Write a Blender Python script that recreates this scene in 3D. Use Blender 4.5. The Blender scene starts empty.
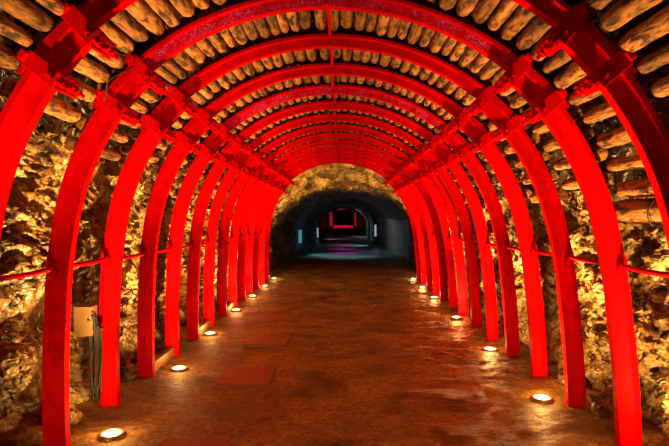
import bpy, math, random
from mathutils import Vector, noise
C = bpy.context.scene.collection
sc = bpy.context.scene
PI = math.pi
random.seed(7)

# ------------------------------------------------------------------ camera, world, exposure
F_PX = 531.0
CAM_Z = 1.6
cam = bpy.data.cameras.new('camera'); camo = bpy.data.objects.new('camera', cam); C.objects.link(camo)
cam.sensor_width = 36.0; cam.lens = F_PX / 669 * 36.0
cam.shift_x = -8.5 / 669; cam.shift_y = -3.0 / 669
cam.clip_end = 300; cam.clip_start = 0.05
camo.location = (0, 0, CAM_Z); camo.rotation_euler = (PI/2, 0, 0)
sc.camera = camo
w = bpy.data.worlds.new('world'); sc.world = w; w.use_nodes = True
w.node_tree.nodes['Background'].inputs[0].default_value = (0.9, 0.22, 0.06, 1)
w.node_tree.nodes['Background'].inputs[1].default_value = 0.0
sc.view_settings.view_transform = 'Standard'; sc.view_settings.look = 'None'
sc.view_settings.gamma = 1.0; sc.view_settings.use_curve_mapping = False
sc.view_settings.exposure = 0.0
sc.cycles.use_adaptive_sampling = False; sc.cycles.caustics_reflective = False; sc.cycles.caustics_refractive = False
sc.cycles.sample_clamp_indirect = 4.0; sc.cycles.denoising_prefilter = 'NONE'
UP_POWER = 830.0; UP_SPILL = 58.0; UP_RIM = 5.5                      # watts of one recessed uplight
UP_COL = (1.0, 0.56, 0.16)

def light(name, kind, loc, col, power, size=0.1, parent=None, aim=None, cone=None, blend=0.5):
    l = bpy.data.lights.new(name, kind); l.color = col; l.energy = power
    if kind == 'AREA': l.shape = 'DISK'; l.size = size
    else: l.shadow_soft_size = size
    if kind == 'SPOT': l.spot_size = cone or 2.8; l.spot_blend = blend
    o = bpy.data.objects.new(name, l); C.objects.link(o); o.location = loc
    if aim is not None: o.rotation_euler = Vector(aim).to_track_quat('-Z', 'Y').to_euler()
    if parent: o.parent = parent
    return o

# unseen fill lights added behind the camera, one of them magenta
light('magenta_fill_behind', 'AREA', (0.3, -1.6, 2.7), (1.0, 0.12, 0.55), 6, 0.5, aim=(0, 1, 0.25))
light('orange_fill_behind', 'AREA', (-0.4, -2.2, 2.6), (1.0, 0.30, 0.08), 3, 1.2, aim=(0, 1, -0.25))

light('floor_fill_behind', 'SPOT', (0.2, -1.7, 2.7), (1.0, 0.50, 0.12), 330, 0.15, aim=(0.45, 8.0, -2.75), cone=math.radians(34), blend=1.0)  # added fill, brightens the floor ahead

# ------------------------------------------------------------------ helpers
ORD = ['zeroth','first','second','third','fourth','fifth','sixth','seventh','eighth','ninth','tenth','eleventh','twelfth','thirteenth',
       'fourteenth','fifteenth','sixteenth','seventeenth','eighteenth','nineteenth','twentieth'] + \
      ['twenty-' + s for s in ('first','second','third','fourth','fifth','sixth','seventh','eighth','ninth')] + ['thirtieth'] + \
      ['thirty-' + s for s in ('first','second','third','fourth','fifth','sixth','seventh','eighth','ninth')]
SP = 0.85                                                    # arch spacing
NA = 14
def ay(k): return (k + 3.4) * SP
SHEAR = 0.035
def sh(x, y, z): return (x - SHEAR * z, y, z)

def tag(o, label=None, cat=None, group=None, kind=None):
    if label: o['label'] = label
    if cat: o['category'] = cat
    if group: o['group'] = group
    if kind: o['kind'] = kind
    return o
def empty(name, loc):
    o = bpy.data.objects.new(name, None); o.empty_display_size = 0.1; C.objects.link(o); o.location = loc
    return o
def copy_tree(o, parent=None):
    c = o.copy(); C.objects.link(c)
    if parent: c.parent = parent
    for ch in list(o.children): copy_tree(ch, c)
    return c

class MB:
    def __init__(s): s.v = []; s.f = []
    def add(s, vs, fs):
        n = len(s.v); s.v += [tuple(p) for p in vs]; s.f += [tuple(i + n for i in f) for f in fs]
    def box(s, c, ax, ay_, az, h, bev=0.0):
        c = Vector(c); A = [Vector(ax).normalized(), Vector(ay_).normalized(), Vector(az).normalized()]
        b = min(bev, min(h) * 0.45)
        if b <= 0:
            vs = [c + A[0]*h[0]*i + A[1]*h[1]*j + A[2]*h[2]*k for i in (-1, 1) for j in (-1, 1) for k in (-1, 1)]
            s.add(vs, [(0,1,3,2),(4,6,7,5),(0,4,5,1),(2,3,7,6),(0,2,6,4),(1,5,7,3)]); return
        ring = lambda hx, hy: [(-hx+b,-hy),(hx-b,-hy),(hx,-hy+b),(hx,hy-b),(hx-b,hy),(-hx+b,hy),(-hx,hy-b),(-hx,-hy+b)]
        vs = []; fs = []
        for z, sub in ((-h[2], b), (-h[2]+b, 0), (h[2]-b, 0), (h[2], b)):
            for (x, y) in ring(h[0]-sub, h[1]-sub): vs.append(c + A[0]*x + A[1]*y + A[2]*z)
        for r in range(3):
            for i in range(8):
                j = (i+1) % 8; fs.append((r*8+i, r*8+j, r*8+8+j, r*8+8+i))
        fs.append(tuple(range(7, -1, -1))); fs.append(tuple(range(24, 32)))
        s.add(vs, fs)
    def tube(s, path, rad, seg=8, cap=True, rfun=None):
        P = [Vector(p) for p in path]; n0 = None; vs = []; fs = []
        for i, p in enumerate(P):
            t = (P[min(i+1, len(P)-1)] - P[max(i-1, 0)]).normalized()
            if n0 is None:
                n0 = t.cross(Vector((0, 0, 1)))
                if n0.length < 0.1: n0 = t.cross(Vector((1, 0, 0)))
            n0 = (n0 - t * n0.dot(t)).normalized(); b = t.cross(n0)
            for j in range(seg):
                a = 2*PI*j/seg; r = rad if rfun is None else rfun(i, j, rad)
                vs.append(p + (n0*math.cos(a) + b*math.sin(a)) * r)
        for i in range(len(P)-1):
            for j in range(seg):
                k = (j+1) % seg; fs.append((i*seg+j, i*seg+k, (i+1)*seg+k, (i+1)*seg+j))
        if cap: fs.append(tuple(range(seg-1, -1, -1))); fs.append(tuple(range((len(P)-1)*seg, len(P)*seg)))
        s.add(vs, fs)
    def build(s, name, mat, parent=None, smooth=False, recalc=True):
        me = bpy.data.meshes.new(name); me.from_pydata(s.v, [], s.f); me.update()
        if recalc:
            import bmesh
            bm = bmesh.new(); bm.from_mesh(me); bmesh.ops.recalc_face_normals(bm, faces=bm.faces); bm.to_mesh(me); bm.free()
        if smooth:
            for p in me.polygons: p.use_smooth = True
            if smooth != 'all':
                try: me.set_sharp_from_angle(angle=math.radians(40))
                except Exception: pass
        if mat is not None:
            for m in (mat if isinstance(mat, (list, tuple)) else [mat]): me.materials.append(m)
        o = bpy.data.objects.new(name, me); C.objects.link(o)
        if parent: o.parent = parent
        return o

# ------------------------------------------------------------------ materials
def nodes(name):
    m = bpy.data.materials.new(name); m.use_nodes = True
    nt = m.node_tree; b = nt.nodes['Principled BSDF']
    return m, nt, b
def N(nt, t, **kw):
    n = nt.nodes.new(t)
    for k, v in kw.items(): setattr(n, k, v)
    return n
def ramp(nt, stops):
    r = N(nt, 'ShaderNodeValToRGB'); e = r.color_ramp.elements
    while len(e) < len(stops): e.new(0.5)
    for x, (p, c) in zip(e, stops): x.position = p; x.color = (*c, 1)
    return r
def noise_tex(nt, co, scale, detail=8, rough=0.6, dist=0.0):
    n = N(nt, 'ShaderNodeTexNoise'); n.inputs['Scale'].default_value = scale; n.inputs['Detail'].default_value = detail
    n.inputs['Roughness'].default_value = rough; n.inputs['Distortion'].default_value = dist
    nt.links.new(co, n.inputs['Vector']); return n

def mat_red(name='red_paint', speckled=False):
    m, nt, b = nodes(name); L = nt.links
    co = N(nt, 'ShaderNodeTexCoord').outputs['Object']
    n = noise_tex(nt, co, 9, 6, 0.7)
    r = ramp(nt, [(0.30, (0.34, 0.0003, 0.0010)), (0.55, (0.52, 0.0003, 0.0016)), (0.8, (0.56, 0.0005, 0.002))])
    L.new(n.outputs['Fac'], r.inputs['Fac']); col = r.outputs['Color']
    if speckled:                                                   # purple speckles mixed into the red in patches
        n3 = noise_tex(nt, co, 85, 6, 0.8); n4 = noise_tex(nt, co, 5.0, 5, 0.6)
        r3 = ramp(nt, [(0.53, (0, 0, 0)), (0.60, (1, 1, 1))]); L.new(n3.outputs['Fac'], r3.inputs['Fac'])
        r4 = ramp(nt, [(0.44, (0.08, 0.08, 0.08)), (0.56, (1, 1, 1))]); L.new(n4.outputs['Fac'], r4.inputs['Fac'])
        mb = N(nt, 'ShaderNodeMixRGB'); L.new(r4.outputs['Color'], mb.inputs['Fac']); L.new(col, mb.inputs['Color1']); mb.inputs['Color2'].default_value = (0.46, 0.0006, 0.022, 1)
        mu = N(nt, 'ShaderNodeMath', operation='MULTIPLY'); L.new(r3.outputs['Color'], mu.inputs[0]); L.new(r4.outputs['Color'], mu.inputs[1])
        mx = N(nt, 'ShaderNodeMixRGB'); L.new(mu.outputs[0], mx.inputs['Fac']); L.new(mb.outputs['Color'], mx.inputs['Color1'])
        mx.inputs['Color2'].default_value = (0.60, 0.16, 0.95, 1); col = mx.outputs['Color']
    L.new(col, b.inputs['Base Color'])
    b.inputs['Roughness'].default_value = 0.5
    b.inputs['Specular IOR Level'].default_value = 0.04; b.inputs['Specular Tint'].default_value = (1, 0.25, 0.2, 1)
    n2 = noise_tex(nt, co, 70, 4, 0.7); bp = N(nt, 'ShaderNodeBump'); bp.inputs['Strength'].default_value = 0.25; bp.inputs['Distance'].default_value = 0.006
    L.new(n2.outputs['Fac'], bp.inputs['Height']); L.new(bp.outputs[0], b.inputs['Normal'])
    return m
RED = mat_red(); RED_SPECKLED = mat_red('speckled_red_paint', True)

def mat_rock(name, dark=False, st0=None):
    m, nt, b = nodes(name); L = nt.links
    co = N(nt, 'ShaderNodeTexCoord').outputs['Object']
    n = noise_tex(nt, co, 3.2, 10, 0.68, 0.4)
    st = [(0.33, (0.05, 0.022, 0.008)), (0.42, (0.30, 0.15, 0.045)), (0.52, (0.66, 0.42, 0.13)), (0.66, (0.90, 0.76, 0.42))]
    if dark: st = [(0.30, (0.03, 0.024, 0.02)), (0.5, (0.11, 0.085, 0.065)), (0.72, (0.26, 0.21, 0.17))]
    if st0: st = st0
    r = ramp(nt, st); L.new(n.outputs['Fac'], r.inputs['Fac'])
    n3 = noise_tex(nt, co, 22, 8, 0.75)
    r3 = ramp(nt, [(0.36, (0.15, 0.12, 0.10)), (0.52, (0.9, 0.9, 0.9)), (0.70, (1.0, 1.0, 1.0))]); L.new(n3.outputs['Fac'], r3.inputs['Fac'])
    mx = N(nt, 'ShaderNodeMixRGB', blend_type='MULTIPLY'); mx.inputs['Fac'].default_value = 0.85
    L.new(r.outputs['Color'], mx.inputs['Color1']); L.new(r3.outputs['Color'], mx.inputs['Color2'])
    n6 = noise_tex(nt, co, 1.3, 4, 0.6, 0.8); r6 = ramp(nt, [(0.40, (0.16, 0.12, 0.10)), (0.56, (1, 1, 1))]); L.new(n6.outputs['Fac'], r6.inputs['Fac'])
    m6 = N(nt, 'ShaderNodeMixRGB', blend_type='MULTIPLY'); m6.inputs['Fac'].default_value = 0.0 if dark else 0.9
    L.new(mx.outputs['Color'], m6.inputs['Color1']); L.new(r6.outputs['Color'], m6.inputs['Color2']); mx = m6
    n5 = noise_tex(nt, co, 75, 4, 0.7, 0.6)
    r5 = ramp(nt, [(0.42, (0.12, 0.10, 0.08)), (0.50, (0.75, 0.75, 0.75)), (0.60, (1.0, 1.0, 1.0)), (0.66, (1.6, 1.7, 1.9))]); L.new(n5.outputs['Fac'], r5.inputs['Fac'])
    mx5 = N(nt, 'ShaderNodeMixRGB', blend_type='MULTIPLY'); mx5.inputs['Fac'].default_value = 0.8
    L.new(mx.outputs['Color'], mx5.inputs['Color1']); L.new(r5.outputs['Color'], mx5.inputs['Color2'])
    L.new(mx5.outputs['Color'], b.inputs['Base Color'])
    b.inputs['Roughness'].default_value = 0.42
    n2 = noise_tex(nt, co, 9, 9, 0.7, 1.2); n2.noise_type = 'RIDGED_MULTIFRACTAL'; n2.inputs['Lacunarity'].default_value = 2.1
    bp = N(nt, 'ShaderNodeBump'); bp.inputs['Strength'].default_value = 1.0; bp.inputs['Distance'].default_value = 0.07
    L.new(n2.outputs['Fac'], bp.inputs['Height']); L.new(bp.outputs[0], b.inputs['Normal'])
    return m
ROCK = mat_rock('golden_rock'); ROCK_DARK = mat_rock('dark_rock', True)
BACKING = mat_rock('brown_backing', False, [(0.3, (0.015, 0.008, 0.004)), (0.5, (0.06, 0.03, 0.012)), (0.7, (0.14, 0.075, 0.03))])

def mat_log(name, tint):
    m, nt, b = nodes(name); L = nt.links
    tc = N(nt, 'ShaderNodeTexCoord').outputs['Object']
    mp = N(nt, 'ShaderNodeMapping'); mp.inputs['Scale'].default_value = (1, 0.26, 1); L.new(tc, mp.inputs['Vector'])
    oi = N(nt, 'ShaderNodeObjectInfo')
    ad = N(nt, 'ShaderNodeVectorMath', operation='ADD'); sc_ = N(nt, 'ShaderNodeVectorMath', operation='SCALE')
    cmb = N(nt, 'ShaderNodeCombineXYZ')
    for i in range(3): L.new(oi.outputs['Random'], cmb.inputs[i])
    L.new(cmb.outputs[0], sc_.inputs[0]); sc_.inputs['Scale'].default_value = 37.0
    L.new(mp.outputs[0], ad.inputs[0]); L.new(sc_.outputs[0], ad.inputs[1])
    n = noise_tex(nt, ad.outputs[0], 26, 8, 0.65, 0.3)
    r = ramp(nt, [(0.40, tuple(c*0.07 for c in tint)), (0.50, tuple(c*0.85 for c in tint)), (0.66, tuple(min(1, c*1.6) for c in tint))])
    L.new(n.outputs['Fac'], r.inputs['Fac'])
    v = N(nt, 'ShaderNodeTexVoronoi'); v.inputs['Scale'].default_value = 9.0; L.new(ad.outputs[0], v.inputs['Vector'])
    rv = ramp(nt, [(0.14, (0.10, 0.06, 0.04)), (0.24, (1, 1, 1))]); L.new(v.outputs['Distance'], rv.inputs['Fac'])   # knots
    mx = N(nt, 'ShaderNodeMixRGB', blend_type='MULTIPLY'); mx.inputs['Fac'].default_value = 0.9
    L.new(r.outputs['Color'], mx.inputs['Color1']); L.new(rv.outputs['Color'], mx.inputs['Color2'])
    hv = N(nt, 'ShaderNodeHueSaturation'); L.new(mx.outputs['Color'], hv.inputs['Color'])
    mr = N(nt, 'ShaderNodeMapRange'); mr.inputs['To Min'].default_value = 0.5; mr.inputs['To Max'].default_value = 1.25
    L.new(oi.outputs['Random'], mr.inputs['Value']); L.new(mr.outputs[0], hv.inputs['Value'])
    L.new(hv.outputs['Color'], b.inputs['Base Color']); b.inputs['Roughness'].default_value = 0.7
    bp = N(nt, 'ShaderNodeBump'); bp.inputs['Strength'].default_value = 1.0; bp.inputs['Distance'].default_value = 0.03
    L.new(n.outputs['Fac'], bp.inputs['Height']); L.new(bp.outputs[0], b.inputs['Normal'])
    return m
LOG = mat_log('weathered_log', (0.38, 0.155, 0.042))

def mat_floor():
    m, nt, b = nodes('wet_floor'); L = nt.links
    co = N(nt, 'ShaderNodeTexCoord').outputs['Object']
    n = noise_tex(nt, co, 1.6, 10, 0.65, 0.5)
    r = ramp(nt, [(0.36, (0.07, 0.036, 0.011)), (0.5, (0.28, 0.16, 0.042)), (0.64, (0.52, 0.33, 0.09))])
    L.new(n.outputs['Fac'], r.inputs['Fac'])
    n3 = noise_tex(nt, co, 18, 8, 0.7)
    r3 = ramp(nt, [(0.38, (0.22, 0.19, 0.17)), (0.56, (1, 1, 1))]); L.new(n3.outputs['Fac'], r3.inputs['Fac'])
    mx = N(nt, 'ShaderNodeMixRGB', blend_type='MULTIPLY'); mx.inputs['Fac'].default_value = 0.8
    L.new(r.outputs['Color'], mx.inputs['Color1']); L.new(r3.outputs['Color'], mx.inputs['Color2'])
    L.new(mx.outputs['Color'], b.inputs['Base Color'])
    b.inputs['Specular IOR Level'].default_value = 0.6
    rr = ramp(nt, [(0.35, (0.20,)*3), (0.65, (0.38,)*3)]); L.new(n.outputs['Fac'], rr.inputs['Fac']); 
    sx = N(nt, 'ShaderNodeSeparateXYZ'); L.new(co, sx.inputs[0])                        # trodden matt side on the left, wet rippled rock on the right
    mrx = N(nt, 'ShaderNodeMapRange'); mrx.inputs['From Min'].default_value = -1.1; mrx.inputs['From Max'].default_value = 0.3
    mrx.inputs['To Min'].default_value = 0.30; mrx.inputs['To Max'].default_value = 0.08; L.new(sx.outputs['X'], mrx.inputs['Value'])
    adr = N(nt, 'ShaderNodeMath', operation='ADD'); L.new(rr.outputs['Color'], adr.inputs[0]); L.new(mrx.outputs[0], adr.inputs[1])
    L.new(adr.outputs[0], b.inputs['Roughness'])
    mp = N(nt, 'ShaderNodeMapping'); mp.inputs['Scale'].default_value = (0.6, 1.3, 1); L.new(co, mp.inputs['Vector'])
    n2 = noise_tex(nt, mp.outputs[0], 7, 10, 0.62, 1.0); bp = N(nt, 'ShaderNodeBump'); bp.inputs['Strength'].default_value = 0.8; bp.inputs['Distance'].default_value = 0.09
    L.new(n2.outputs['Fac'], bp.inputs['Height']); L.new(bp.outputs[0], b.inputs['Normal'])
    return m
FLOOR = mat_floor()

def mat_plain(name, col, rough=0.6, metal=0.0, nscale=30, bump=0.2, var=0.35):
    m, nt, b = nodes(name); L = nt.links
    co = N(nt, 'ShaderNodeTexCoord').outputs['Object']
    n = noise_tex(nt, co, nscale, 6, 0.65)
    r = ramp(nt, [(0.3, tuple(c*(1-var) for c in col)), (0.7, tuple(min(1, c*(1+var*0.5)) for c in col))])
    L.new(n.outputs['Fac'], r.inputs['Fac']); L.new(r.outputs['Color'], b.inputs['Base Color'])
    b.inputs['Roughness'].default_value = rough; b.inputs['Metallic'].default_value = metal
    bp = N(nt, 'ShaderNodeBump'); bp.inputs['Strength'].default_value = bump; bp.inputs['Distance'].default_value = 0.01
    L.new(n.outputs['Fac'], bp.inputs['Height']); L.new(bp.outputs[0], b.inputs['Normal'])
    return m
def mat_emit(name, col, strength):
    m, nt, b = nodes(name)
    b.inputs['Base Color'].default_value = (*col, 1); b.inputs['Emission Color'].default_value = (*col, 1); b.inputs['Emission Strength'].default_value = strength
    return m
SLAB = mat_plain('slab_stone', (0.25, 0.095, 0.03), 0.5, 0, 14, 0.35)
STEEL = mat_plain('lamp_steel', (0.35, 0.30, 0.22), 0.4, 0.8, 40)
LENS = mat_emit('lamp_lens', (1.0, 0.80, 0.42), 9.0)
BOXM = mat_plain('box_enamel', (0.15, 0.085, 0.032), 0.6, 0, 6, 0.1, 0.25)
CABLE = mat_plain('cable_rubber', (0.008, 0.006, 0.004), 0.7, 0, 30)
WOOD = mat_plain('plank_wood', (0.24, 0.11, 0.045), 0.7, 0, 20, 0.5)
TEAL = mat_emit('teal_glow', (0.05, 0.50, 0.60), 0.45)
PALE = mat_emit('pale_glow', (0.55, 0.85, 1.0), 0.4)
GOLD = mat_emit('gold_lamp', (1.0, 0.45, 0.15), 2.0)
MAGE = mat_emit('magenta_glow', (1.0, 0.02, 0.16), 0.14)
FLOOR_FAR = mat_plain('grey_wet_floor', (0.30, 0.31, 0.33), 0.34, 0, 3, 0.6)
PLASTER = mat_plain('grey_plaster', (0.30, 0.28, 0.27), 0.7, 0, 5, 0.4)

# ------------------------------------------------------------------ setting: rock tunnel and floor
ZC = 1.22
def lerp_table(tab, y):
    if y <= tab[0][0]: return tab[0][1]
    for (a, va), (b, vb) in zip(tab, tab[1:]):
        if y <= b:
            t = (y-a)/(b-a); t = t*t*(3-2*t); return va + (vb-va)*t
    return tab[-1][1]
TOP = [(13.6, 3.58), (14.6, 3.22), (17.2, 2.62), (19, 2.75), (23, 2.60), (30, 2.95), (42, 2.80), (46, 2.85), (60, 2.9), (95, 2.9)]
HWL = [(13.0, 2.36), (15, 2.25), (22, 2.05), (26, 2.4), (40, 2.5), (44, 2.25), (60, 2.35), (95, 2.4)]
HWR = [(13.0, 2.36), (16, 2.45), (22, 2.6), (26, 2.45), (34, 2.35), (44, 2.25), (60, 2.35), (95, 2.4)]
CARVE = [(-2.3, 4.35, 0.75, 0.32, 0.22)]
def section(u):                                          # u in -1..1, right floor to left floor; returns direction pair on the reference section
    H, R = ZC + 0.15, 2.36
    tot = 2*H + PI*R; s = (u+1)/2*tot
    if s < H: return (R, s - 0.15, 1, 0)
    if s < H + PI*R:
        a = (s-H)/R; return (R*math.cos(a), ZC + R*math.sin(a), math.cos(a), math.sin(a))
    return (-R, ZC - (s - H - PI*R), -1, 0)
def rock_pt(u, y):
    x, z, nx, nz = section(u)
    far = min(1, max(0, (y-13.5)/2.0))
    hw = lerp_table(HWR if x > 0 else HWL, y); top = lerp_table(TOP, y)
    x2 = x * hw / 2.36; z2 = z if z < ZC else ZC + (z-ZC) * (top-ZC)/2.36
    p = Vector((x2, y*0.9, z2))
    wv = Vector((noise.noise(p*2.2), noise.noise(p*2.2 + Vector((17, 3, 5))), noise.noise(p*2.2 + Vector((2, 29, 11)))))
    p2 = p + wv*0.30
    big = noise.noise(p*1.1 + Vector((3, 1, 7)))
    mid = noise.noise(p*2.9)
    rid = abs(noise.noise(p2*1.9 + Vector((9, 2, 4))))
    f1 = 0.35 - abs(noise.noise(p2*4.6)); f2 = 0.35 - abs(noise.noise(p2*9.5 + wv*1.5)); f3 = 0.3 - abs(noise.noise(p2*19.0 + wv*2.0))
    fine = 1.5*f1 + 1.5*f2 + 1.1*f3
    aa = math.atan2(z-ZC, abs(x))
    lowered = 1.0 if aa < 0.25 else max(0.35, 1 - (aa-0.25)*2)       # calmer behind the logs
    d = (0.12*big + 0.07*mid - 0.20*(0.35-rid) - 0.070*fine + 0.07) * (lowered if far <= 0 else 1.0)
    d = max(d, -0.21) if far < 0.2 else d*1.2
    if y > 19 and x > 0: d *= 0.25                                   # plastered stretch
    if nz == 0 and z2 < 0.35 and y < 14: d -= 0.12*(0.35-z2)/0.35 * (0.6+0.8*noise.noise(p*2.3))   # rubble foot
    for (cx, cy, cz, cr_, dep) in CARVE:
        q = ((x2-cx)**2*0.2 + (y-cy)**2 + (z2-cz)**2)/cr_**2
        if q < 4: d = max(d, 0) * math.exp(-q) + d*(1-math.exp(-q)) + dep*math.exp(-q)*0.7
    return (x2 + nx*d - SHEAR*z2*(0.6), y, z2 + nz*d)
ys = []
y = -3.0
while y < 92:
    ys.append(y); y += 0.12 if y < 2 else (0.022 if y < 7 else (0.045 if y < 14.5 else (0.12 if y < 26 else 0.6)))
ys.append(92)
def rock_mesh(name, us, mat):
    m = MB(); n = len(us)
    for y in ys:
        for u in us: m.v.append(rock_pt(u, y))
    for i in range(len(ys)-1):
        for j in range(n-1): m.f.append((i*n+j, i*n+j+1, (i+1)*n+j+1, (i+1)*n+j))
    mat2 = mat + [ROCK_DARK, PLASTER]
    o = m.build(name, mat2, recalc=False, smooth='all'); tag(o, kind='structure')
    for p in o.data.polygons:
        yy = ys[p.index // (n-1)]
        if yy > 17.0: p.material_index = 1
        if name == 'wall_right' and 20.5 < yy < 43: p.material_index = 2
    return o
def urange(a, b, n): return [a + (b-a)*i/n for i in range(n+1)]
rock_mesh('wall_right', urange(-1.0, -0.60, 120), [ROCK])
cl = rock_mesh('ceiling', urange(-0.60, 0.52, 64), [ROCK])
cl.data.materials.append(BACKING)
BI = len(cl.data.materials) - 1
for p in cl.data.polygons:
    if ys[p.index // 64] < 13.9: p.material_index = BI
rock_mesh('wall_left', urange(0.52, 1.0, 140), [ROCK])

fl = MB()
xs = urange(-2.75, 2.75, 92); fy = []
y = -3.0
while y < 92:
    fy.append(y); y += 0.15 if y < 2.5 else (0.045 if y < 10 else (0.08 if y < 16 else 0.5))
fy.append(92)
def floor_z(x, y):
    q = Vector((x, y, 0))
    damp = 1.0 if y < 16 else 0.5
    rip = noise.noise(Vector((x*1.6, y*4.2, 2.0)) + Vector((noise.noise(q*1.7), noise.noise(q*1.7+Vector((5, 5, 5))), 0))*0.9)
    rt = min(1, max(0.15, (x+0.9)/1.2))
    rip2 = 0.35 - abs(noise.noise(Vector((x*2.6, y*5.5, 7.0)) + Vector((noise.noise(q*2.6), noise.noise(q*2.6+Vector((5, 5, 5))), 0))*1.2))
    z = (0.018*noise.noise(q*1.5) + 0.026*rip*rt + 0.045*rip2*rt*(0.5+noise.noise(q*0.9+Vector((4,4,4)))) + 0.008*noise.noise(q*9)*rt) * damp
    e = abs(x)
    if e > 2.0 and y < 16: z += min(0.25, (e-2.0)) * 0.25 * (0.7+noise.noise(q*4))
    return z
for y in fy:
    for x in xs: fl.v.append((x, y, floor_z(x, y)))
n = len(xs)
for i in range(len(fy)-1):
    for j in range(n-1): fl.f.append((i*n+j, i*n+j+1, (i+1)*n+j+1, (i+1)*n+j))
flo = fl.build('floor', [FLOOR, FLOOR_FAR], recalc=False, smooth='all'); tag(flo, kind='structure')
for p in flo.data.polygons:
    if fy[p.index // (n-1)] + 0.5*noise.noise(Vector((p.center.x, 0, 3))) > 22.2: p.material_index = 1
# end walls that close the passage
m = MB(); m.box((0, 91.5, 1.5), (1,0,0), (0,1,0), (0,0,1), (3.2, 0.2, 2.0)); tag(m.build('wall_far', ROCK_DARK), kind='structure')
m = MB(); m.box((0, -3.05, 1.7), (1,0,0), (0,1,0), (0,0,1), (2.9, 0.1, 2.2)); tag(m.build('wall_near', ROCK), kind='structure')

# ------------------------------------------------------------------ steel arches
RI = 1.85
A_LOW, A_UP = math.radians(38), math.radians(47.5)
PROF = [(-0.033, 0.0), (0.033, 0.0), (0.044, 0.090), (0.060, 0.108), (0.060, 0.142), (0.038, 0.142), (0.022, 0.025),
        (-0.022, 0.025), (-0.038, 0.142), (-0.060, 0.142), (-0.060, 0.108), (-0.044, 0.090)]
PROF_C = [(t, r*0.70) for t, r in PROF]
def arc_pt(a, off=0.0):                                   # a: angle from the right springing; point on the inner face + outward normal
    return (RI+off)*math.cos(a), ZC + (RI+off)*math.sin(a), math.cos(a), math.sin(a)
def leg_path(side):
    pts = []
    for i in range(7):
        t = i/6; z = -0.10 + t*(ZC-0.30+0.10)
        x = 1.935 - 0.035*t*t*t
        pts.append((x, z, 1.0, 0.02 if t < 0.99 else 0.06))
    for i in range(20):
        a = math.radians(-4 + 52.5*i/19); x, z, nx, nz = arc_pt(a)
        k = max(0, 1-i/6.0); pts.append((x+0.045*k*k, z, nx, nz))
    return [(side*x, z, side*nx, nz) for x, z, nx, nz in pts]
def sweep(mb, pts, prof, web=None):
    n = len(prof); base = len(mb.v)
    for (x, z, nx, nz) in pts:
        l = math.hypot(nx, nz); nx, nz = nx/l, nz/l
        for (t, r) in prof: mb.v.append(sh(x + nx*r, t, z + nz*r))
    for i in range(len(pts)-1):
        for j in range(n):
            k = (j+1) % n
            mb.f.append((base+i*n+j, base+i*n+k, base+(i+1)*n+k, base+(i+1)*n+j))
    for b0, rev in ((base, True), (base+(len(pts)-1)*n, False)):      # end caps in three convex pieces
        for q in ((0,1,6,7), (1,2,5,6), (2,3,4,5), (0,7,8,11), (8,9,10,11)):
            q2 = tuple(b0+i for i in q); mb.f.append(q2[::-1] if rev else q2)
def frame_at(a, off=0.0):
    x, z, nx, nz = arc_pt(a, off)
    return Vector((x, 0, z)), Vector((nx, 0, nz)), Vector((-nz, 0, nx))
def make_leg(side):
    mb = MB(); sweep(mb, leg_path(side), PROF); return mb
def crown_out(a): return 0.034*min(1.3, abs(a-PI/2)/math.radians(42))**2
def make_crown():
    mb = MB(); pts = []
    for i in range(49):
        a = A_LOW - 0.05 + (PI - 2*A_LOW + 0.1)*i/48
        x, z, nx, nz = arc_pt(a, 0.022 + crown_out(a)); pts.append((x, z, nx, nz))
    sweep(mb, pts, PROF_C); return mb
def shear_mb(mb):
    mb.v = [sh(*p) for p in mb.v]; return mb
def make_clamp(a):
    c, R, T = frame_at(a); mb = MB(); Y = Vector((0, 1, 0))
    for s in (-1, 1):
        mb.box(c + R*0.062 + Y*s*0.072, R, T, Y, (0.112, 0.048, 0.010), 0.004)          # cheek plates
        mb.box(c + R*0.185 + Y*s*0.084, R, T, Y, (0.022, 0.030, 0.018), 0.006)          # outer ear
    mb.box(c - R*0.034, R, T, Y, (0.014, 0.048, 0.108), 0.004)                          # inner strap
    mb.box(c + R*0.172, R, T, Y, (0.008, 0.036, 0.082), 0.003)
    mb.box(c - R*0.062 + T*0.034, R, T, Y, (0.018, 0.008, 0.095), 0.003)                # stiffening lip
    return shear_mb(mb)
def make_bolt(a, s, t):
    c, R, T = frame_at(a); mb = MB(); p = c + Vector((0, 1, 0))*s*0.088 + T*t
    mb.tube([p - R*0.110, p + R*0.02], 0.011, 8)
    mb.tube([p - R*0.080, p - R*0.048], 0.024, 6)
    mb.tube([p + R*0.0, p + R*0.018], 0.020, 6)
    return shear_mb(mb)
def make_gusset(side):
    x0 = 1.935; mb = MB(); zt = 1.31
    vs = []
    for t in (-0.066, -0.054):
        for (x, z) in ((x0+0.035, zt-0.03), (x0+0.090, zt-0.040), (x0+0.020, zt+0.19)): vs.append(sh(side*x, t, z))
    mb.add(vs, [(0,1,2), (5,4,3), (0,3,4,1), (1,4,5,2), (2,5,3,0)])
    m2 = MB(); m2.tube([(side*(x0+0.030), -0.10, zt-0.04), (side*(x0+0.030), -0.035, zt-0.04)], 0.022, 10)
    m2.box((side*(x0+0.030), -0.06, zt-0.085), (1,0,0), (0,1,0), (0,0,1), (0.026, 0.010, 0.028), 0.004)
    shear_mb(m2); mb.add(m2.v, m2.f)
    return mb

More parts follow.
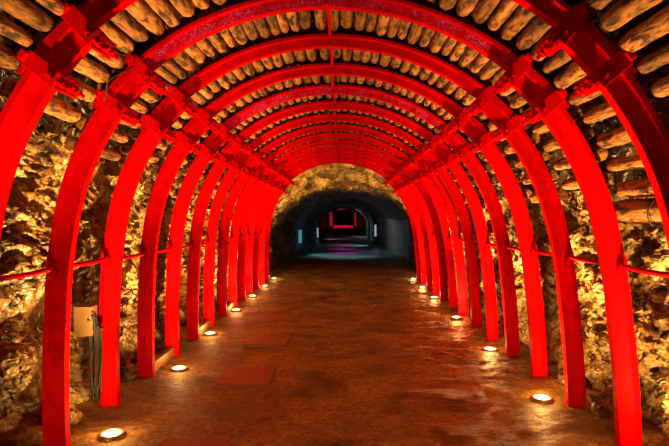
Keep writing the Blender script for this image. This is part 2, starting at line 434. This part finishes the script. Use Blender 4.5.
def arch_label(k):
    if k == 0: return 'nearest red steel arch, cut off by the upper corners of the frame'
    if k == NA-1: return 'last red steel arch, farthest away, framing the dark tunnel beyond'
    if k == 1: return 'second red steel arch, nearest whole one, with purple-speckled paint under its crown'
    return ORD[k+1] + ' red steel arch from the camera, spanning the lit passage'
def make_arch():
    t = empty('steel_arch', (0, 0, 0))
    for s in (-1, 1):
        make_leg(s).build('leg', [RED, RED_SPECKLED], t, smooth=True)
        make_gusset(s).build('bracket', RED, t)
    make_crown().build('crown_beam', [RED, RED_SPECKLED], t, smooth=True)
    for a in (A_LOW, A_UP, PI-A_UP, PI-A_LOW):
        cl = make_clamp(a).build('clamp', RED, t)
        for s in (-1, 1): make_bolt(a, s, 0.0).build('bolt', RED, cl, smooth=True)
        mid_c, R_, T_ = frame_at(a)
        for s in (-0.03, 0.03):
            mid = MB(); p = mid_c + Vector((0, s, 0)); mid.tube([p - R_*0.100, p - R_*0.046], 0.022, 6)
            shear_mb(mid).build('nut', RED, cl)
    return t
proto = make_arch()
arches = []
for k in range(NA):
    o = proto if k == 0 else copy_tree(proto)
    o.location = (0, ay(k), 0)
    tag(o, arch_label(k), 'steel arch', 'red steel arches of the tunnel')
    arches.append(o)
# the crowns of two arches carry purple speckles along one flank
speckled_me = [c for c in proto.children if c.name.startswith('crown_beam')][0].data.copy()
for p in speckled_me.polygons:
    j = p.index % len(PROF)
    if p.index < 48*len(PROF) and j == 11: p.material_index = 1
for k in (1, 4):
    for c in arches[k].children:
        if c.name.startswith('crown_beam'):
            c.data = speckled_me; c['label'] = 'crown beam with purple-speckled paint'

# tie bars between the arches at railing height, and ridge struts
def bar(y0, y1, x, z, sag, r, ribbed, name):
    mb = MB(); n = 50 if ribbed else 10; L = y1-y0; path = []
    for i in range(n+1):
        t = i/n; path.append((0, L*t, -sag*4*t*(1-t)))
    seg = 10
    def rf(i, j, r): return r*(1.42 if i % 2 else 0.84)
    mb.tube(path, r, seg, True, rf if ribbed else None)
    o = mb.build(name, RED, smooth=True); o.location = (x, y0, z); return o
def bay_phrase(k):
    return 'in front of the first arch' if k < 0 else 'between the %s and %s arches' % (ORD[k+1], ORD[k+2])
for side, nm in ((-1, 'left'), (1, 'right')):
    for k in range(-1, NA-1):
        z = 1.27 if side < 0 else 1.29
        x = sh(side*1.965, 0, z)[0]
        o = bar(ay(k)+0.05 if k >= 0 else ay(k)-0.3, ay(k+1)-0.05, x, z + random.uniform(-0.008, 0.008), 0.012, 0.013, k < 5, 'tie_bar')
        tag(o, 'red ribbed tie bar on the %s side, %s' % (nm, bay_phrase(k)) if k >= 0 else
               'red ribbed tie bar running out of the frame at the %s edge' % nm, 'tie bar', 'red tie bars joining the arch legs')
for k in range(0, NA-1):
    x, z = -0.11 + random.uniform(-0.015, 0.015), ZC + RI + 0.075
    o = bar(ay(k)+0.06, ay(k+1)-0.06, x, z, 0.0, 0.014, False, 'ridge_strut')
    tag(o, 'short red ridge strut at the top of the vault, %s' % bay_phrase(k), 'strut', 'red ridge struts between the crowns')
    mb = MB()
    mb.box((0, SP-0.16, -0.045), (1,0,0), (0,1,0), (0,0,1), (0.020, 0.016, 0.030), 0.004); mb.build('end_plate', RED, o)

# ------------------------------------------------------------------ roof logs
def log_mesh(seed, r=0.5, L=1.0, seg=18, rings=12):
    rnd = random.Random(seed); m = MB(); off = Vector((seed*3.1, seed*1.7, 0))
    ph = rnd.uniform(0, 6.28); bend = rnd.uniform(-0.10, 0.10)*r
    prof = [(0.0, 0.72), (0.008, 0.92), (0.03, 0.98)] + [(0.04+0.92*i/(rings), 1.0) for i in range(1, rings)] + [(0.965, 0.97), (0.990, 0.88), (1.0, 0.66)]
    for (t, k) in prof:
        cx = bend*math.sin(t*PI)
        for j in range(seg):
            a = 2*PI*j/seg
            nn = noise.noise(Vector((math.cos(a)*1.3, t*2.2, math.sin(a)*1.3)) + off)
            n2 = noise.noise(Vector((math.cos(a)*3, t*9, math.sin(a)*3)) + off)
            n3 = noise.noise(Vector((math.cos(a)*2.2, t*1.4, math.sin(a)*2.2)) + off*1.7)
            rr = r*k*(1 + 0.17*nn + 0.09*n2 - 0.16*max(0, 0.25-abs(n3))*2)*(1.06-0.12*t)
            m.v.append((cx + rr*math.cos(a), t*L, rr*math.sin(a)))
    n = len(prof)
    for i in range(n-1):
        for j in range(seg):
            k = (j+1) % seg; m.f.append((i*seg+j, (i+1)*seg+j, (i+1)*seg+k, i*seg+k))
    m.f.append(tuple(range(seg))); m.f.append(tuple(range((n-1)*seg, n*seg))[::-1])
    return m
SIZES = {'thin': 0.042, 'medium': 0.050, 'thick': 0.059}
BASES = {}
for s_, r_ in SIZES.items():
    BASES[s_] = []
    for q in range(7): BASES[s_].append(log_mesh(hash(s_) % 97 * 0 + len(s_)*11 + q, r_, 0.80))
log_objs = {}
def proj(x, y, z):
    return 343 + F_PX*x/y, 220 - F_PX*(z-CAM_Z)/y
def bay_logs(k):
    rnd = random.Random(100+k)
    out = []
    for side in (1, -1):
        a = math.radians(93.3) if side > 0 else math.radians(94.2)
        lim = math.radians(14.5 + rnd.uniform(-1, 2)) if side > 0 else PI - math.radians((26 if k < 3 else 19) + rnd.uniform(-1, 3))
        i = 0
        while True:
            s_ = rnd.choice(['thin', 'medium', 'medium', 'thick'])
            if k <= 0 and rnd.random() < 0.6: s_ = 'thick'
            r_ = SIZES[s_]; half = r_/2.06*(1.02 + 0.75*min(1.0, max(0.0, (abs(a-PI/2)-0.70)/0.35)))
            a -= side*half
            if (side > 0 and a < lim) or (side < 0 and a > lim): break
            i += 1
            out.append((side, i, a, s_, r_, rnd.uniform(-0.035, 0.0), rnd.uniform(0.94, 1.0), rnd.uniform(0, 6.28), rnd.randrange(7), rnd.uniform(0.0, 0.018)))
            a -= side*half
    return out
stuff = MB(); n_logs = 0
for k in range(-1, NA-1):
    for (side, i, a, s_, r_, dy, ls, roll, var, dr) in bay_logs(k):
        fl_ = min(1.0, max(0.0, (abs(a-PI/2) - 0.72)/0.14)); rc = RI + 0.122 + max(0.026*fl_, min(0.034, crown_out(a))) + r_*0.98 + dr
        x, z = rc*math.cos(a), ZC + rc*math.sin(a)
        y0 = ay(k) + 0.02 + dy; L = 0.80*ls*0.97 if k >= 0 else 0.80*ls
        x, _, z = sh(x, 0, z)
        if k < 0:
            px, py = proj(x - (r_ if x < 0 else -r_)*0.8, y0+L, z - r_)
            if not (-6 < px < 675 and py > -6): continue
        if k <= 5:
            key = (s_, var); first = key not in log_objs
            if first: log_objs[key] = o = BASES[s_][var].build('roof_log', LOG, smooth='all')
            else: o = log_objs[key].copy(); C.objects.link(o)
            o.location = (x, y0, z); o.rotation_euler = (0, roll, 0); o.scale = (1, L/0.80, 1)
            where = 'nearer than the first arch' if k < 0 else bay_phrase(k)
            tag(o, '%s roof log %s, %s %s of the ridge' % (s_, where, ORD[i], 'right' if side > 0 else 'left'), 'log', 'round logs lining the vault')
            n_logs += 1
        else:
            b = BASES[s_][var]; ca, sa = math.cos(roll), math.sin(roll); t = L/0.80
            stuff.add([(x + vx*ca + vz*sa, y0 + vy*t, z - vx*sa + vz*ca) for vx, vy, vz in b.v], b.f)
print('LOGS', n_logs)
o = stuff.build('roof_logs', LOG, smooth='all')
tag(o, 'rows of round logs above the far arches deeper in the tunnel', 'logs', kind='stuff')
# thick lowest log at the right edge
o = log_mesh(91, 0.085, 1.25, 18, 14).build('roof_log', LOG, smooth='all')
a = math.radians(14.0); xx = 2.0+0.09
o.location = (sh(xx*math.cos(a), 0, ZC+xx*math.sin(a))[0]+0.01, ay(0)-0.25, ZC+xx*math.sin(a)-0.07); o.rotation_euler = (0, 0.7, 0)
tag(o, 'thickest lowest log beside the bright rock at the right edge', 'log', 'round logs lining the vault')
# loose wire hooked round it
m = MB(); pts = []
wx, wy, wz = o.location
for i in range(25):
    t = i/24; ang = -0.4 + t*4.4
    pts.append((wx - 0.105*math.sin(ang)*1.0, wy+0.55+0.16*t, wz + 0.100*math.cos(ang)))
m.tube(pts, 0.006, 6); wo = m.build('wire', CABLE, smooth=True)
tag(wo, 'dark loose wire looped round the thick lowest log at right', 'wire')
# loose wire by the second arch, left of the vault
m = MB(); a = math.radians(180-41); pts = []
for i in range(15):
    t = i/14; aa = a - 0.10 + 0.16*t; rr = 1.97 - 0.03*math.sin(t*PI)
    x, _, z = sh(rr*math.cos(aa), 0, ZC+rr*math.sin(aa)); pts.append((x + 0.015*math.sin(t*9), ay(1)-0.10-0.14*math.sin(t*PI), z))
m.tube(pts, 0.005, 6); wo = m.build('wire', CABLE, smooth=True)
tag(wo, 'thin loose wire dangling at the upper left clamp of the second arch', 'wire')

# ------------------------------------------------------------------ recessed uplights
def make_uplight():
    t = empty('uplight', (0, 0, 0))
    m = MB(); seg = 28; prof = [(0.066, 0.010), (0.072, 0.022), (0.088, 0.022), (0.098, 0.006), (0.098, -0.05), (0.066, -0.05)]
    for (r, z) in prof:
        for j in range(seg): m.v.append((r*math.cos(2*PI*j/seg), r*math.sin(2*PI*j/seg), z))
    for i in range(len(prof)):
        i2 = (i+1) % len(prof)
        for j in range(seg):
            k = (j+1) % seg; m.f.append((i*seg+j, i*seg+k, i2*seg+k, i2*seg+j))
    m.build('bezel', STEEL, t, smooth=True)
    m = MB(); prof = [(0.068, 0.008), (0.055, 0.020), (0.03, 0.026)]
    for (r, z) in prof:
        for j in range(seg): m.v.append((r*math.cos(2*PI*j/seg), r*math.sin(2*PI*j/seg), z))
    m.v.append((0, 0, 0.028))
    for i in range(2):
        for j in range(seg):
            k = (j+1) % seg; m.f.append((i*seg+j, i*seg+k, (i+1)*seg+k, (i+1)*seg+j))
    for j in range(seg): m.f.append((2*seg+j, 2*seg+(j+1) % seg, 3*seg))
    m.build('lens', LENS, t, smooth=True)
    light('lamp_light', 'SPOT', (0, 0, 0.06), UP_COL, UP_POWER, 0.05, t, (0, 0, 1), math.radians(84), 1.0)      # main beam
    light('lamp_spill', 'SPOT', (0, 0, 0.06), UP_COL, UP_SPILL, 0.05, t, (0, 0, 1), math.radians(164), 0.6)
    light('lamp_rim_glow', 'POINT', (0, 0, 0.085), (1.0, 0.50, 0.13), UP_RIM, 0.05, t)                            # light leaving the domed lens sideways      # wide spill of the lens
    return t
upl = make_uplight(); first = True
spots = [(-1, -0.80, 1.76), (1, 0.15, 1.78)] + [(-1, k, x) for k, x in ((1.25, 1.72), (3.27, 1.75), (5.30, 1.85), (7.60, 1.88), (9.55, 1.88), (11.6, 1.88), (13.5, 1.87))] + \
        [(1, k, x) for k, x in ((2.19, 1.78), (4.25, 1.80), (6.75, 1.84), (9.35, 1.86), (11.4, 1.88), (13.5, 1.90))]
cnt = {-1: 0, 1: 0}
for (s, k, x) in spots:
    o = upl if first else copy_tree(upl); first = False
    o.location = (s*x, ay(k), floor_z(s*x, ay(k)) + 0.004)
    for ch in o.children:
        if ch.name.startswith('lamp_spill'): ch.rotation_euler = Vector((0.10*s, 0.45, 1)).to_track_quat('-Z', 'Y').to_euler()
        if ch.name.startswith('lamp_light'): ch.rotation_euler = Vector((0.10*s, 0.14, 1)).to_track_quat('-Z', 'Y').to_euler()
    if k > 13:
        for ch in o.children:
            if ch.name.startswith('lamp_light'): ch.data = ch.data.copy(); ch.data.energy *= 1.05; ch.rotation_euler = Vector((-0.1*s, 0.55, 1)).to_track_quat('-Z', 'Y').to_euler()
    side = 'left' if s < 0 else 'right'
    if k < 1:
        lab = 'uplight set in the floor below the frame on the %s side' % side
    else:
        cnt[s] += 1
        lab = 'glowing round uplight in the floor, %s in view along the %s side' % ('nearest' if cnt[s] == 1 else ORD[cnt[s]], side)
    tag(o, lab, 'floor light', 'recessed uplights along the passage')

light('tilted_uplight_beam', 'SPOT', (1.86, ay(0.15), 0.12), UP_COL, 420, 0.05, None, (0.55, 0.62, 0.62), math.radians(80), 0.9)

# ------------------------------------------------------------------ floor slabs
for i, (x, yc, wd, ln, rz) in enumerate([(-1.05, 3.52, 0.50, 0.62, 0.01), (-0.985, 5.38, 0.54, 0.60, 0.02), (-0.99, 7.02, 0.55, 0.62, -0.02),
                                         (-0.985, 8.60, 0.56, 0.62, 0.03), (-1.04, 10.55, 0.52, 0.60, 0.0), (-1.02, 12.4, 0.52, 0.6, 0.02)]):
    m = MB(); m.box((0, 0, 0), (1,0,0), (0,1,0), (0,0,1), (wd/2, ln/2, 0.03), 0.012)
    m.v = [(a + 0.012*noise.noise(Vector((a*9+i, b*9, 0))), b + 0.012*noise.noise(Vector((a*9, b*9+i, 4))), c) for a, b, c in m.v]
    o = m.build('stone_slab', SLAB); o.location = (x, yc, -0.004); o.rotation_euler = (0, 0, rz)
    tag(o, 'flat rectangular slab in the floor, %s' % (['nearest, cut by the bottom of the frame'] + ['%s from the camera, left of the walking path' % ORD[j] for j in range(2, 6)] + ['farthest and faintest of the row'])[i],
        'slab', 'floor slabs along the left of the path')

# ------------------------------------------------------------------ junction box, cables, planks, boulders
t = empty('junction_box', (-2.16, 4.46, 0.60))
m = MB(); m.box((0, 0, 0.16), (1,0,0), (0,1,0), (0,0,1), (0.078, 0.05, 0.13), 0.010); m.build('enclosure', BOXM, t)
m = MB(); m.box((0, -0.056, 0.16), (1,0,0), (0,1,0), (0,0,1), (0.072, 0.008, 0.122), 0.005); m.build('door', BOXM, t)
m = MB(); m.tube([(0.06, -0.075, 0.16), (0.06, -0.06, 0.16)], 0.010, 8); m.build('latch', STEEL, t)
tag(t, 'tan metal box on the rock behind the second and third arches', 'electrical box')
t = empty('cable_bundle', (-2.06, 4.47, 0.05))
rnd = random.Random(5)
for i in range(7):
    m = MB(); pts = []; ph = rnd.uniform(0, 6); zt = 0.72 + rnd.uniform(-0.1, 0.08); zb = rnd.uniform(0.02, 0.16); wdt = rnd.uniform(0.012, 0.03)
    for q in range(33):
        u = q/32; ang = u*2*PI
        pts.append((wdt*math.sin(ang+0.2*math.sin(ph)) + 0.012*math.sin(ph+u*7) + (i-3)*0.004 - 0.05*(1-math.cos(ang))/2*0.4, -0.03 + (i-3)*0.008 + 0.01*math.cos(ph+u*5),
                    (zt+zb)/2 + (zt-zb)/2*math.cos(ang)))
    m.tube(pts, 0.0075, 6); m.build('cable', CABLE, t, smooth=True)
m = MB(); m.tube([(-0.05+0.1*i/6, -0.03 + (0.055 if i in (2,3,4) else 0.02), 0.64) for i in range(7)], 0.012, 6); m.build('strap', CABLE, t)
tag(t, 'dark bundle of looped cables hanging under the tan metal box', 'cables')

for (k, lab) in ((3, 'short rough plank on the floor between the fourth and fifth left legs'), (5, 'short rough plank on the floor between the sixth and seventh left legs'),
                 (7, 'short rough plank on the floor between the eighth and ninth left legs')):
    m = MB(); L = SP - 0.2
    for i in range(9):
        yy = -L/2 + L*i/8
        for (a, b) in ((-0.028, 0), (0.028, 0), (0.024, 0.11), (-0.024, 0.115)):
            m.v.append((a + 0.008*noise.noise(Vector((yy*4, a*30, k))), yy, b + 0.012*noise.noise(Vector((yy*5+k, a*20, b*9)))))
    for i in range(8):
        for j in range(4): q = (j+1) % 4; m.f.append((i*4+j, i*4+q, i*4+4+q, i*4+4+j))
    m.f.append((0, 1, 2, 3)); m.f.append((32, 33, 34, 35))
    o = m.build('plank', WOOD); o.location = (-2.0, ay(k+0.5), 0.0); tag(o, lab, 'plank', 'planks between the left legs')

def boulder(x, y, r, seed, lab, sq=(1, 1, 0.75)):
    import bmesh
    bm = bmesh.new(); bmesh.ops.create_icosphere(bm, subdivisions=4, radius=1)
    off = Vector((seed*2.3, seed*5.1, seed))
    for v in bm.verts:
        p = v.co.copy(); cell = noise.voronoi(p*1.3+off)[0]
        d = 1 + 0.32*noise.noise(p*1.1+off) + 0.12*noise.noise(p*3+off) + 0.05*noise.noise(p*8+off) - 0.22*min(0.6, cell[1]-cell[0])
        v.co = Vector((p.x*sq[0], p.y*sq[1], p.z*sq[2]))*d*r
    me = bpy.data.meshes.new('boulder'); bm.to_mesh(me); bm.free()
    for p in me.polygons: p.use_smooth = True
    me.materials.append(ROCK); o = bpy.data.objects.new('boulder', me); C.objects.link(o)
    o.location = (x, y, r*sq[2]*0.55); tag(o, lab, 'rock', 'loose rocks at the foot of the walls')
boulder(-2.17, 5.35, 0.11, 1, 'loose rock behind the fourth left leg at the wall foot')
boulder(-2.20, 4.10, 0.15, 2, 'low rock at floor level between the second and third left legs')
boulder(2.22, 4.35, 0.17, 4, 'rock at floor level between the second and third right legs')
boulder(2.20, 5.05, 0.13, 5, 'small rock at floor level between the third and fourth right legs')

# ------------------------------------------------------------------ dark tunnel beyond: lights and coloured glow
def glow_box(name, loc, size, mat, col, power, label, aim=(0, 0, -1), cone=150):  # box with a glowing face and its own spot
    t = empty(name, loc)
    m = MB(); m.box((0, 0, 0), (1,0,0), (0,1,0), (0,0,1), (size[0], size[1], size[2]), min(size)*0.3); m.build('lens', mat, t)
    m = MB(); m.box((size[0]*1.15*(-1 if loc[0] < 0 else 1), 0, 0), (1,0,0), (0,1,0), (0,0,1), (size[0]*0.35, size[1]*1.1, size[2]*1.08), 0.004); m.build('housing', STEEL, t)
    a = Vector(aim).normalized()
    light('lamp_light', 'SPOT', tuple(a*(max(size)+0.05)), col, power, 0.15, t, aim, math.radians(cone), 0.6)
    tag(t, label, 'glow'); return t
glow_box('wall_glow', (-1.95, 24.2, 0.85), (0.07, 0.09, 0.30), TEAL, (0.25, 0.85, 1.0), 30, 'teal glow for the lit patch low on the left wall of the dark tunnel', (1, 0.2, -0.3))  # glowing box put in for a teal-lit spot on the wall
glow_box('wall_glow', (2.02, 33.0, 0.95), (0.06, 0.09, 0.36), PALE, (0.5, 0.85, 1.0), 60, 'pale bluish glow on the right wall deep in the dark tunnel', (-1, 0.1, -0.3))
glow_box('wall_glow', (-2.10, 44.0, 0.55), (0.06, 0.08, 0.40), PALE, (0.5, 0.9, 1.0), 70, 'slim pale glow on the left side of the far opening', (1, 0.3, 0.1))
for y_ in (25.5, 29.0, 34.0): light('far_magenta_light', 'SPOT', (0.0, y_, 2.4), (1.0, 0.05, 0.60), 170, 0.2, None, (0, 0, -1), math.radians(46), 0.8)
light('far_wall_light', 'SPOT', (-0.6, 26.5, 2.2), (0.75, 0.75, 0.8), 70, 0.2, None, (1, 0.02, -0.35), math.radians(110), 0.8)
light('far_floor_light', 'SPOT', (0.1, 22.9, 2.3), (0.5, 0.85, 0.95), 120, 0.2, None, (0, 0.12, -1), math.radians(84), 0.7)
light('far_cool_light', 'SPOT', (1.0, 50.0, 2.5), (0.5, 0.8, 0.9), 160, 0.2, None, (0.9, 0.1, -0.5), math.radians(150), 0.6)

# far opening: plastered portal with an arched hole, step and magenta lit chamber
def portal(name, y, hw, hz, depth, outer, mat, bottom=0.0, parent=None):
    m = MB(); inner = []; n = 16
    inner.append((hw, bottom)); 
    for i in range(n+1):
        a = PI*i/n; cx = math.copysign(abs(math.cos(a))**0.55, math.cos(a)); szz = math.sin(a)**0.55 if math.sin(a) > 0 else 0
        inner.append((hw*cx, hz - 0.75 + 0.75*szz))
    inner.append((-hw, bottom))
    outerp = []
    for (x, z) in inner:
        outerp.append((x*(outer/hw) if True else x, bottom-0.2 if z <= bottom else ZC + (z-ZC)*1.9 if z > ZC else z))
    k = len(inner)
    for yy in (0, depth):
        for (x, z) in inner: m.v.append((x, yy, z))
        for (x, z) in outerp: m.v.append((x, yy, z))
    for i in range(k-1):
        m.f.append((i, i+1, k+i+1, k+i)); m.f.append((2*k+i, 3*k+i, 3*k+i+1, 2*k+i+1)); m.f.append((i, 2*k+i, 2*k+i+1, i+1))
    o = m.build(name, mat); o.location = (0, y, 0); return o
tag(portal('wall_portal', 44.6, 2.12, 2.85, 1.2, 3.2, PLASTER), kind='structure')
m = MB(); m.box((0, 76.0, 0.25), (1,0,0), (0,1,0), (0,0,1), (2.9, 15.4, 0.40)); tag(m.build('floor_step', ROCK_DARK), kind='structure')
tag(portal('wall_chamber', 63.0, 1.55, 2.85, 1.6, 3.2, PLASTER, 0.62), kind='structure')
light('chamber_magenta_light', 'SPOT', (0.0, 62.0, 2.6), (1.0, 0.04, 0.22), 140, 0.3, None, (0, 1, -0.75), math.radians(120), 0.6)
glow_box('glow_strip', (-1.42, 62.85, 1.75), (0.16, 0.06, 0.85), MAGE, (1.0, 0.05, 0.25), 60, 'glowing strip for the magenta-lit wall left of the farthest chamber', (0.5, 1, -0.2))  # glowing strips put in for the magenta-lit frame of the opening
glow_box('glow_strip', (1.45, 62.85, 1.75), (0.08, 0.06, 0.85), MAGE, (1.0, 0.05, 0.25), 60, 'glowing strip for the magenta-lit wall right of the farthest chamber', (-0.5, 1, -0.2))
t = empty('glow_strip', (0, 62.8, 0.80)); m = MB(); m.box((0, 0, 0), (1,0,0), (0,1,0), (0,0,1), (1.20, 0.05, 0.16), 0.03); m.build('lens', MAGE, t)
tag(t, 'glowing strip for the magenta-lit edge below the farthest chamber', 'glow')
